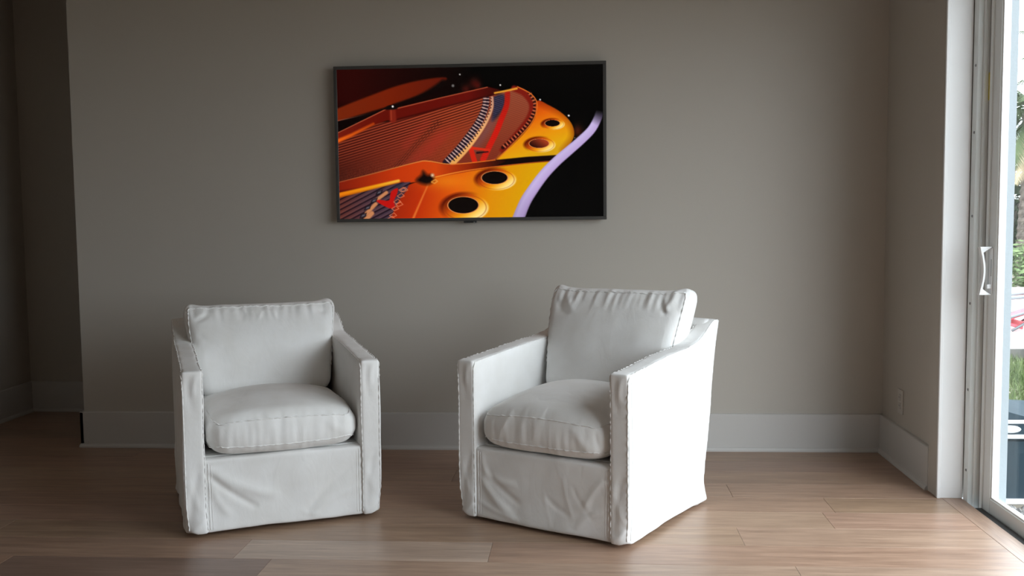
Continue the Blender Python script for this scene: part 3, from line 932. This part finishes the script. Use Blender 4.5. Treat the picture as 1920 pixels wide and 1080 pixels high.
    bmesh.ops.create_cone(bm, cap_ends=True, segments=40, radius1=0.24, radius2=0.23, depth=0.058)
    bmesh.ops.translate(bm, verts=bm.verts, vec=(0, 0.37, 0.029))
    bm_obj('swivel_base', bm, M_swivel, root)

    # ---- seat cushion
    sx, y0, y1, z0, z1 = 0.291, 0.010, 0.62, 0.302, 0.452
    bm = box_bm(-sx, sx, y0, y1, z0, z1, None, 0.042, 4)
    me = soften(bm, 0.0062, 8)
    co, no = get(me)
    u = np.clip(co[:, 0] / sx, -1, 1); v = np.clip((co[:, 1] - y0) / (y1 - y0), 0, 1)
    w = np.clip((co[:, 2] - z0) / (z1 - z0), 0, 1)
    cu = np.clip(1 - np.abs(u) ** 2.2, 0, 1); cv = np.sin(np.clip(v * 0.92 + 0.06, 0, 1) * math.pi) ** 0.75
    co[:, 2] += spec['crown'] * cu ** 0.8 * cv * smstep(w, 0.45, 1.0)
    co[:, 2] += -0.006 * (1 - cu) * smstep(w, 0.5, 1)
    co[:, 1] -= (0.016 * cu ** 0.6 * np.sin(np.clip(w, 0, 1) * math.pi) + 0.006 * cu) * (1 - smstep(v, 0.0, 0.35))
    co[:, 2] += 0.036 * (np.abs(u) ** 7) * (1 - smstep(w, 0.0, 0.6)) * (1 - smstep(v, 0, 0.4))
    co[:, 2] -= 0.022 * (np.abs(u) ** 7) * smstep(w, 0.4, 1.0) * (1 - smstep(v, 0, 0.4))
    co[:, 0] *= 1.0 - 0.05 * smstep(-v, -0.10, 0.0)
    # fine vertical crinkles on the boxing, puckers along the welts
    fr_ = np.clip((-no[:, 1] - 0.4) / 0.4, 0, 1)
    cr = vnoise(co * np.array([1, 0, 0.20]), 46.0, sd + 11)
    co = co + no * (fr_ * cr * 0.0024)[:, None]
    co = folds(co, no, [(a, b, w_, h, f) for a, b, w_, h, f in spec['seat_folds']])
    co = cloth(co, no, 0.8, False)
    put_co(me, co)
    seat = link('seat_cushion', me, M_fab, root)
    surf = BVHTree.FromPolygons([Vector(v) for v in co], [tuple(p.vertices) for p in me.polygons])
    for zz, dy in ((z1 + 0.006, 0.0), (z0 + 0.026, 0.0)):
        path = [(-sx * 0.99, 0.35, zz), (-sx * 0.99, 0.06, zz), (-sx * 0.93, -0.01, zz)] + \
               [(sx * t, -0.03, zz) for t in np.linspace(-0.85, 0.85, 12)] + [(sx * 0.93, -0.01, zz), (sx * 0.99, 0.06, zz), (sx * 0.99, 0.35, zz)]
        seam(seat, path, surf, 0.0027, 0.0002, 0.0022)

    # ---- back cushion: built upright, then leaned back
    cw, ch, ct = 0.318, spec['cz'] - 0.455, 0.175
    bm = box_bm(-cw, cw, 0, ct, 0, ch, None, 0.045, 4)
    me = soften(bm, 0.0062, 8)
    co, no = get(me)
    u = np.clip(co[:, 0] / cw, -1, 1); v = np.clip(co[:, 2] / ch, 0, 1); d = np.clip(co[:, 1] / ct, 0, 1)
    cu = np.clip(1 - np.abs(u) ** 2.4, 0, 1); cv = np.sin(np.clip(0.10 + v * 0.82, 0, 1) * math.pi)
    front = 1 - smstep(d, 0.0, 0.6)
    co[:, 1] -= spec['puff'] * cu ** 0.8 * cv ** 0.8 * front
    co[:, 1] += 0.03 * cu * cv * smstep(d, 0.4, 1)
    # top corners stand up as ears, the top edge dips between them
    ear = np.exp(-((np.abs(u) - 0.93) / 0.12) ** 2) * smstep(v, 0.80, 1.0)
    co[:, 2] += 0.012 * ear
    co[:, 1] += 0.012 * ear * front
    co[:, 2] -= spec['dip'] * cu * smstep(v, 0.7, 1.0)
    co[:, 0] *= (1.0 - 0.14 * (1 - v)) * (1.0 + 0.065 * v)
    tk = np.clip(0.65 + 0.35 * np.sin(v * math.pi), 0, 1)
    co[:, 1] = ct * 0.5 + (co[:, 1] - ct * 0.5) * np.where(v > 0.5, tk, 1)
    co = folds(co, no, spec['back_folds'])
    # gathers below the top welt
    pk = vnoise(co * np.array([1, 0, 0.16]), 40.0, sd + 17)
    band = np.exp(-((v - 0.90) / 0.10) ** 2) * np.clip((-no[:, 1] - 0.3) / 0.4, 0, 1)
    co = co + no * (band * pk * spec['gather'])[:, None]
    co = cloth(co, no, 1.0, False)
    a = spec['lean']
    y = co[:, 1].copy(); z = co[:, 2].copy()
    co[:, 1] = spec['by'] + y * math.cos(a) + z * math.sin(a)
    co[:, 2] = 0.462 - y * math.sin(a) * 0.6 + z * math.cos(a) + spec['bz']
    put_co(me, co)
    back = link('back_cushion', me, M_fab, root)
    surf = BVHTree.FromPolygons([Vector(v_) for v_ in co], [tuple(p.vertices) for p in me.polygons])
    def lean(px, py, pz):
        return (px, spec['by'] + py * math.cos(a) + pz * math.sin(a), 0.462 - py * math.sin(a) * 0.6 + pz * math.cos(a) + spec['bz'])
    top = [lean(cw * 1.04 * t, 0.012, ch - 0.012 + 0.012 * abs(t) ** 4 - spec['dip'] * (1 - abs(t) ** 2.4)) for t in np.linspace(-0.97, 0.97, 16)]
    left = [lean(-cw * (0.86 + 0.19 * t), 0.016, ch * t) for t in (0.25, 0.5, 0.75, 0.93)]
    right = [lean(cw * (0.86 + 0.19 * t), 0.016, ch * t) for t in (0.93, 0.75, 0.5, 0.25)]
    seam(back, left + top + right, surf, 0.0030, 0.0004, 0.0024)
    return root

FT = (0, -1, 0); UPW = (0, -0.3, 0.95)
make_chair(dict(x=-1.155, y=-1.312, rot=0.440, seed=1.0, cz=0.872, crown=0.058, puff=0.036, dip=0.004, lean=0.40, by=0.470, bz=0.0, gather=0.0095,
    label='left-hand white slipcovered armchair, angled to the right, nearer the dark hallway',
    skirt_folds=[((-0.285, 0.0, 0.235), (-0.12, 0.0, 0.10), 0.016, -0.012), ((-0.285, 0.0, 0.255), (-0.05, 0.0, 0.14), 0.030, 0.008),
                 ((-0.28, 0.0, 0.20), (-0.22, 0.0, 0.08), 0.020, 0.006), ((0.27, 0.0, 0.22), (0.08, 0.0, 0.06), 0.022, -0.006),
                 ((0.28, 0.0, 0.13), (0.10, 0.0, 0.05), 0.020, 0.006), ((0.06, 0.0, 0.06), (0.12, 0.0, 0.045), 0.014, 0.006),
                 ((-0.29, 0.0, 0.275), (-0.20, 0.0, 0.285), 0.012, -0.006)],
    seat_folds=[((0.20, 0.05, 0.46), (0.28, 0.03, 0.44), 0.015, -0.004, UPW), ((0.15, -0.01, 0.44), (0.26, 0.0, 0.35), 0.02, 0.003, FT)],
    back_folds=[((-0.02, 0.0, 0.33), (0.0, 0.0, 0.40), 0.010, 0.006, FT), ((0.055, 0.0, 0.31), (0.035, 0.0, 0.40), 0.009, 0.008, FT),
                ((-0.09, 0.0, 0.32), (-0.085, 0.0, 0.39), 0.010, -0.005, FT),
                ((-0.27, 0.0, 0.20), (-0.20, 0.0, 0.25), 0.012, -0.006, FT), ((-0.27, 0.0, 0.27), (-0.20, 0.0, 0.22), 0.014, -0.006, FT),
                ((-0.28, 0.0, 0.34), (-0.235, 0.0, 0.375), 0.012, -0.010, FT), ((0.24, 0.0, 0.375), (0.285, 0.0, 0.36), 0.012, -0.008, FT)]))
make_chair(dict(x=-0.165, y=-1.344, rot=-0.509, seed=4.0, cz=0.928, crown=0.088, puff=0.040, dip=0.010, lean=0.36, by=0.470, bz=0.004, gather=0.0085,
    label='right-hand white slipcovered armchair, angled to the left, nearer the sliding glass door',
    skirt_folds=[((-0.27, 0.0, 0.27), (-0.25, 0.0, 0.20), 0.014, 0.009), ((-0.26, 0.0, 0.20), (-0.12, 0.0, 0.17), 0.020, 0.007),
                 ((-0.27, 0.0, 0.17), (-0.13, 0.0, 0.05), 0.026, 0.010), ((-0.24, 0.0, 0.20), (-0.10, 0.0, 0.10), 0.018, -0.008),
                 ((-0.28, 0.0, 0.08), (-0.10, 0.0, 0.035), 0.014, 0.008), ((0.005, 0.0, 0.20), (0.01, 0.0, 0.06), 0.008, -0.006),
                 ((0.012, 0.0, 0.16), (0.05, 0.0, 0.03), 0.009, 0.008), ((0.03, 0.0, 0.14), (0.12, 0.0, 0.09), 0.014, -0.006),
                 ((0.10, 0.0, 0.22), (0.14, 0.0, 0.08), 0.012, 0.005), ((0.14, 0.0, 0.20), (0.22, 0.0, 0.09), 0.012, -0.006),
                 ((0.27, 0.0, 0.24), (0.19, 0.0, 0.12), 0.018, 0.007), ((0.26, 0.0, 0.12), (0.16, 0.0, 0.05), 0.018, 0.006)],
    seat_folds=[((-0.12, -0.01, 0.45), (-0.17, 0.0, 0.36), 0.014, 0.004, FT), ((0.15, -0.01, 0.43), (0.25, 0.0, 0.33), 0.02, 0.004, FT),
                ((0.24, 0.0, 0.42), (0.27, 0.0, 0.35), 0.012, -0.005, FT)],
    back_folds=[((-0.28, 0.0, 0.40), (-0.20, 0.0, 0.33), 0.014, -0.007, FT), ((-0.22, 0.0, 0.41), (-0.16, 0.0, 0.34), 0.014, 0.006, FT),
                ((0.22, 0.0, 0.42), (0.25, 0.0, 0.36), 0.010, -0.010, FT), ((0.265, 0.0, 0.42), (0.255, 0.0, 0.37), 0.010, 0.008, FT),
                ((0.05, 0.0, 0.30), (0.20, 0.0, 0.24), 0.022, 0.004, FT), ((0.15, 0.0, 0.18), (0.28, 0.0, 0.14), 0.018, -0.005, FT),
                ((0.16, 0.0, 0.10), (0.27, 0.0, 0.09), 0.016, 0.004, FT)]))

# ------------------------------------------------------------------ outside the sliding door
GZ = -0.14
def ground_mat(name, c0, c1, scale):
    m, nt, b = mat(name, c0, 0.95, 0.2)
    noise_tint(nt, b, c0, c1, scale, 6, objcoord(nt))
    return m
M_soil = ground_mat('sandy_soil', (0.15, 0.13, 0.10, 1), (0.26, 0.23, 0.19, 1), 3.0)
M_grass = ground_mat('grass_blade', (0.06, 0.10, 0.03, 1), (0.15, 0.19, 0.08, 1), 2.5)
M_slab = ground_mat('white_pool_deck', (0.74, 0.73, 0.71, 1), (0.82, 0.81, 0.80, 1), 2.0)
M_curb = ground_mat('grey_concrete_edge', (0.10, 0.098, 0.09, 1), (0.16, 0.155, 0.145, 1), 8.0)
M_gravel = ground_mat('grey_gravel', (0.06, 0.06, 0.06, 1), (0.30, 0.29, 0.28, 1), 40.0)
M_slate = mat('slate_blue_plastic', (0.024, 0.043, 0.056, 1), 0.85, 0.15)[0]
M_white = mat('white_plastic_band', (0.80, 0.81, 0.82, 1), 0.4)[0]
M_red = mat('red_canvas', (0.50, 0.06, 0.08, 1), 0.7)[0]
M_pole = mat('grey_metal_tube', (0.16, 0.17, 0.18, 1), 0.4, 0.5, 0.6)[0]
M_leafd = ground_mat('dark_leaf', (0.010, 0.016, 0.008, 1), (0.034, 0.050, 0.022, 1), 4.0)
M_leafl = ground_mat('light_leaf', (0.06, 0.10, 0.04, 1), (0.15, 0.20, 0.09, 1), 4.0)
M_frond = ground_mat('palm_frond', (0.025, 0.045, 0.018, 1), (0.075, 0.10, 0.045, 1), 3.0)
M_dry = ground_mat('dry_frond', (0.30, 0.24, 0.15, 1), (0.46, 0.38, 0.26, 1), 6.0)
M_bark = ground_mat('palm_bark', (0.055, 0.045, 0.038, 1), (0.13, 0.11, 0.09, 1), 12.0)

structure(box('ground', EX, 60, -40, 70, GZ - 0.2, GZ, M_soil))
orng = random.Random(5)

# gravel strip along the house wall, one heap of small stones
verts, faces = [], []
for i in range(2400):
    cx, cy = 1.80 + orng.random() ** 1.2 * 0.75, -2.2 + orng.random() * 1.72
    if cx > 1.83 and cy > -0.46:
        continue
    r = orng.uniform(0.008, 0.020)
    b0 = len(verts)
    a = orng.uniform(0, 6.28)
    for k in range(5):
        t = a + k * 1.2566
        verts.append((cx + r * math.cos(t) * orng.uniform(0.7, 1.2), cy + r * math.sin(t) * orng.uniform(0.7, 1.2), GZ + orng.uniform(-0.002, 0.004)))
    verts.append((cx, cy, GZ + r * orng.uniform(0.7, 1.2)))
    for k in range(5):
        faces.append((b0 + k, b0 + (k + 1) % 5, b0 + 5))
gv = link('gravel', mesh_from(verts, faces, False, 'gravel'), M_gravel)
gv['kind'] = 'stuff'
tag(gv, 'grey gravel strip along the outside wall by the glass door', 'gravel')

# lawn blades between the house and the pool deck
verts, faces = [], []
for i in range(42000):
    if i < 14000:
        cy = 0.95 + orng.random() * 2.85
        cx = 1.85 + orng.random() * 3.2
    else:
        cy = -5.0 + orng.random() * 8.8
        cx = 3.3 + orng.random() ** 1.3 * 7.5
    h = orng.uniform(0.04, 0.13); a = orng.uniform(0, 6.28); w = orng.uniform(0.004, 0.008)
    l = orng.uniform(0.0, 0.09); la = orng.uniform(0, 6.28)
    dx, dy = w * math.cos(a), w * math.sin(a)
    b0 = len(verts)
    verts += [(cx - dx, cy - dy, GZ), (cx + dx, cy + dy, GZ), (cx + l * math.cos(la), cy + l * math.sin(la), GZ + h)]
    faces.append((b0, b0 + 1, b0 + 2))
gr = link('lawn_grass', mesh_from(verts, faces, False, 'grass'), M_grass)
gr['kind'] = 'stuff'
tag(gr, 'patchy green lawn between the house and the white deck', 'grass')

dk = structure(empty('terrace', (3.0, 3.95, GZ)))
box('deck_slab', -1.2, 12.0, 0.03, 7.0, 0.0, 0.118, M_slab, dk, 0.01)
for i in range(11):
    box('curb_block', -1.2 + i * 1.2, -1.2 + i * 1.2 + 1.19, 0.0, 0.0298, 0.0, 0.112, M_curb, dk, 0.004, 1)

# slate-blue lidded storage bin with two white bands, right outside the door
bn = empty('storage_bin', (2.02, -0.10, GZ))
tag(bn, 'slate blue lidded bin with two white bands on the gravel outside the glass door', 'bin')
bm = bmesh.new()
prism(bm, [(-0.30, 0.0), (-0.32, 0.308), (0.34, 0.308), (0.32, 0.0)], -0.17, 0.95)
bmesh.ops.bevel(bm, geom=list(bm.edges), offset=0.015, segments=2, affect='EDGES')
bm_obj('body', bm, M_slate, bn)
verts, faces = [], []
NL = 14
for i in range(NL + 1):
    t = i / NL
    x = -0.185 + 1.15 * t
    h = 0.03 + 0.115 * max(0.0, 1 - t * 2.6) ** 1.3
    for y, z in ((-0.335, 0.328), (-0.325, 0.328 + h * 0.94), (0.0, 0.328 + h), (0.345, 0.328 + h * 0.94), (0.355, 0.328)):
        verts.append((x, y, z))
for i in range(NL):
    for k in range(5):
        faces.append((i * 5 + k, i * 5 + (k + 1) % 5, i * 5 + 5 + (k + 1) % 5, i * 5 + 5 + k))
faces += [(4, 3, 2, 1, 0), tuple(range(NL * 5, NL * 5 + 5))]
link('lid', mesh_from(verts, faces, False, 'lid'), M_slate, bn)
box('band', -0.190, 0.970, -0.340, 0.360, 0.308, 0.328, M_white, bn, 0.004, 1)
box('band', -0.190, 0.970, -0.340, -0.328, 0.378, 0.395, M_white, bn, 0.004, 1)
bm = bmesh.new()
bmesh.ops.create_uvsphere(bm, u_segments=14, v_segments=8, radius=1.0)
bmesh.ops.scale(bm, verts=bm.verts, vec=(0.050, 0.014, 0.018))
bmesh.ops.translate(bm, verts=bm.verts, vec=(-0.070, -0.338, 0.353))
bm_obj('latch', bm, M_white, bn, True)
box('foot_rim', -0.18, 0.96, -0.335, 0.335, 0.0, 0.020, M_white, bn, 0.004, 1)

# red sling deck chair on the terrace
ch = empty('deck_chair', (4.42, 5.35, GZ + 0.118))
tag(ch, 'red canvas deck chair with grey frame on the white deck', 'chair')
ch.rotation_euler = (0, 0, R(-25))
def slab(name, a, b, w, th, m):
    """thin slab of width w from a to b in the local xz plane"""
    a, b = Vector(a), Vector(b)
    d = (b - a).normalized()
    n = Vector((-d.z, 0, d.x)) * th / 2
    vs_ = []
    for y in (-w / 2, w / 2):
        for p, s in ((a, -1), (b, -1), (b, 1), (a, 1)):
            q = p + n * s
            vs_.append((q.x, y, q.z))
    f = [(0, 1, 2, 3), (7, 6, 5, 4), (0, 4, 5, 1), (1, 5, 6, 2), (2, 6, 7, 3), (3, 7, 4, 0)]
    o = link(name, mesh_from(vs_, f, False, name), m, ch)
    bv_ = o.modifiers.new('b', 'BEVEL'); bv_.width = 0.006; bv_.segments = 1
    return o
slab('sling', (-0.10, 0, 0.10), (0.46, 0, 0.34), 0.50, 0.03, M_red)
slab('backrest', (0.44, 0, 0.32), (0.82, 0, 0.80), 0.50, 0.03, M_red)
slab('leg_sling', (-0.10, 0, 0.10), (0.10, 0, 0.045), 0.50, 0.03, M_red)
for y in (-0.26, 0.26):
    link('leg', tube_mesh([(-0.12, y, 0.11), (0.20, y, 0.23), (0.86, y, 0.016)], 0.014, 8, 'leg'), M_pole, ch)
    link('leg', tube_mesh([(0.0, y, 0.014), (0.30, y, 0.22), (0.86, y, 0.83)], 0.014, 8, 'leg'), M_pole, ch)
    link('armrest', tube_mesh([(-0.10, y, 0.33), (0.15, y, 0.36), (0.62, y, 0.52)], 0.016, 8, 'armrest'), M_pole, ch)

# planting beyond the deck
def leaf_cloud(n, sx, sy, sz, size, seed, low=0.0):
    rg = random.Random(seed)
    vs_, fs = [], []
    for i in range(n):
        while True:
            p = Vector((rg.uniform(-1, 1), rg.uniform(-1, 1), rg.uniform(-1, 1)))
            l = p.length
            if 0.45 < l < 1.0 + 0.18 * math.sin(p.x * 9 + seed) * math.cos(p.y * 8):
                break
        c = Vector((p.x * sx, p.y * sy, low + sz + p.z * sz))
        d = Vector((rg.gauss(0, 1), rg.gauss(0, 1), rg.gauss(0, 0.7))).normalized()
        u_ = d.orthogonal().normalized()
        s = size * rg.uniform(0.6, 1.3)
        b0 = len(vs_)
        vs_ += [c - d * s, c + u_ * s * 0.32, c + d * s, c - u_ * s * 0.32]
        fs.append((b0, b0 + 1, b0 + 2, b0 + 3))
    return mesh_from(vs_, fs, False, 'leaves')
def shrub(x, y, sx, sz, n, size, m, seed, label):
    r = empty('shrub', (x, y, GZ))
    tag(r, label, 'shrub', 'shrubs beyond the deck')
    f = link('foliage', leaf_cloud(n, sx, sx * 0.8, sz, size, seed), m, r)
    f['kind'] = 'stuff'
    rg = random.Random(seed)
    for k in range(4):
        a = k * 1.57 + rg.random()
        link('stem', tube_mesh([(0.08 * math.cos(a), 0.08 * math.sin(a), 0), (0.3 * sx * math.cos(a), 0.3 * sx * math.sin(a), sz), (0.55 * sx * math.cos(a), 0.55 * sx * math.sin(a), sz * 1.6)], 0.03, 6, 'stem', lambda t: 1 - 0.7 * t), M_bark, r)
shrub(7.6, 11.6, 0.75, 0.42, 1500, 0.075, M_leafl, 3, 'low pale green shrub between the white deck and the nearer palm')
shrub(9.6, 12.2, 1.0, 0.6, 1500, 0.09, M_leafl, 8, 'wide pale green shrub at the right of the palm trunk')
shrub(9.4, 17.6, 1.6, 1.35, 2600, 0.13, M_leafd, 5, 'tall dark shrub behind the low pale shrub')
shrub(12.6, 15.4, 1.7, 1.3, 2600, 0.14, M_leafd, 6, 'tall dark shrub at the right, farther back than the palm')
shrub(6.0, 15.6, 1.4, 1.2, 2200, 0.14, M_leafd, 9, 'tall dark shrub nearest the house corner')

def hedge(x, y, L, alongx, n, seed, label):
    r = empty('hedge', (x, y, GZ))
    tag(r, label, 'hedge', 'hedges closing the garden')
    hr = random.Random(seed)
    vv, ff = [], []
    for i in range(n):
        a_, b_ = hr.uniform(0, L), hr.uniform(-0.5, 0.5)
        c = Vector((a_, b_, 0)) if alongx else Vector((b_, a_, 0))
        c.z = hr.random() * (2.2 + 0.25 * math.sin(a_ * 1.3) + 0.2 * math.sin(a_ * 2.9))
        d = Vector((hr.gauss(0, 1), hr.gauss(0, 1), hr.gauss(0, 0.7))).normalized()
        w_ = d.orthogonal().normalized()
        s_ = 0.24 * hr.uniform(0.6, 1.3)
        b0 = len(vv)
        vv += [c - d * s_, c + w_ * s_ * 0.4, c + d * s_, c - w_ * s_ * 0.4]
        ff.append((b0, b0 + 1, b0 + 2, b0 + 3))
    f = link('foliage', mesh_from(vv, ff, False, 'hedge'), M_leafd, r)
    f['kind'] = 'stuff'
    for k in range(6):
        t = L * (k + 0.5) / 6
        p_ = Vector((t, 0, 0)) if alongx else Vector((0, t, 0))
        link('stem', tube_mesh([p_, p_ + Vector((0.1, 0, 0.8)), p_ + Vector((0, 0.1, 1.6))], 0.05, 6, 'stem', lambda q: 1 - 0.6 * q), M_bark, r)
hedge(3.0, 22.5, 20.0, True, 6500, 21, 'long dark green hedge at the back of the garden behind the palms')
hedge(24.5, -12.0, 34.0, False, 7000, 22, 'long dark green hedge along the far right side of the garden')

def palm(x, y, h, nf, fl, seed, label):
    r = empty('palm_tree', (x, y, GZ))
    tag(r, label, 'palm tree', 'palms beyond the deck')
    rg = random.Random(seed)
    # trunk with leaf-scar rings
    vs_, fs = [], []
    nr, ns = 46, 12
    for i in range(nr + 1):
        t = i / nr
        rad = 0.17 * (1.12 - 0.3 * t) * (1.0 + (0.09 if i % 2 else -0.03)) + (0.10 * smstep(np.array(t), 0.75, 1.0))
        for k in range(ns):
            a = 6.2832 * k / ns + (0.26 if i % 2 else 0)
            vs_.append((rad * math.cos(a) + 0.12 * t * t, rad * math.sin(a), h * t))
    for i in range(nr):
        for k in range(ns):
            fs.append((i * ns + k, i * ns + (k + 1) % ns, i * ns + ns + (k + 1) % ns, i * ns + ns + k))
    fs.append(tuple(range(nr * ns, nr * ns + ns)))
    link('trunk', mesh_from(vs_, fs, False, 'trunk'), M_bark, r)
    for j in range(nf):
        az = j * 2.39996 + rg.uniform(-0.2, 0.2)
        dry = j >= nf * 0.72
        el = rg.uniform(-1.25, -0.8) if dry else 1.25 - 1.75 * (j / (nf * 0.72)) + rg.uniform(-0.12, 0.12)
        L = fl * rg.uniform(0.85, 1.1) * (0.8 if dry else 1)
        ca, sa = math.cos(az), math.sin(az)
        pts, p, e = [], Vector((0.12, 0, h)), el
        for k in range(13):
            pts.append(p.copy())
            p = p + Vector((ca * math.cos(e), sa * math.cos(e), math.sin(e))) * (L / 12)
            e -= 0.11 if not dry else 0.03
        vs_, fs = [], []
        side = Vector((-sa, ca, 0))
        for k in range(12):
            w = 0.012 * (1 - k / 13)
            a, b = pts[k], pts[k + 1]
            b0 = len(vs_)
            vs_ += [a - side * w, a + side * w, b + side * w * 0.9, b - side * w * 0.9]
            fs.append((b0, b0 + 1, b0 + 2, b0 + 3))
        for k in range(44):
            t = 0.16 + 0.84 * k / 43
            i0 = min(int(t * 12), 11)
            q = pts[i0].lerp(pts[i0 + 1], t * 12 - i0)
            dr = (pts[i0 + 1] - pts[i0]).normalized()
            ll = L * 0.34 * math.sin(math.pi * (0.18 + 0.80 * t)) + 0.05
            for s in (-1, 1):
                tip = q + (dr * 0.65 + side * s * 0.75 + Vector((0, 0, -0.30 - 0.25 * rg.random()))).normalized() * ll
                wv = dr * 0.016
                b0 = len(vs_)
                vs_ += [q - wv, q + wv, tip]
                fs.append((b0, b0 + 1, b0 + 2))
        link('frond', mesh_from(vs_, fs, False, 'frond'), M_dry if dry else M_frond, r)
palm(7.98, 13.2, 3.05, 34, 1.55, 2, 'palm tree with drooping fronds right behind the low pale shrub')
palm(11.4, 18.5, 4.4, 30, 1.9, 7, 'taller palm tree standing far back at the right of the nearer palm')
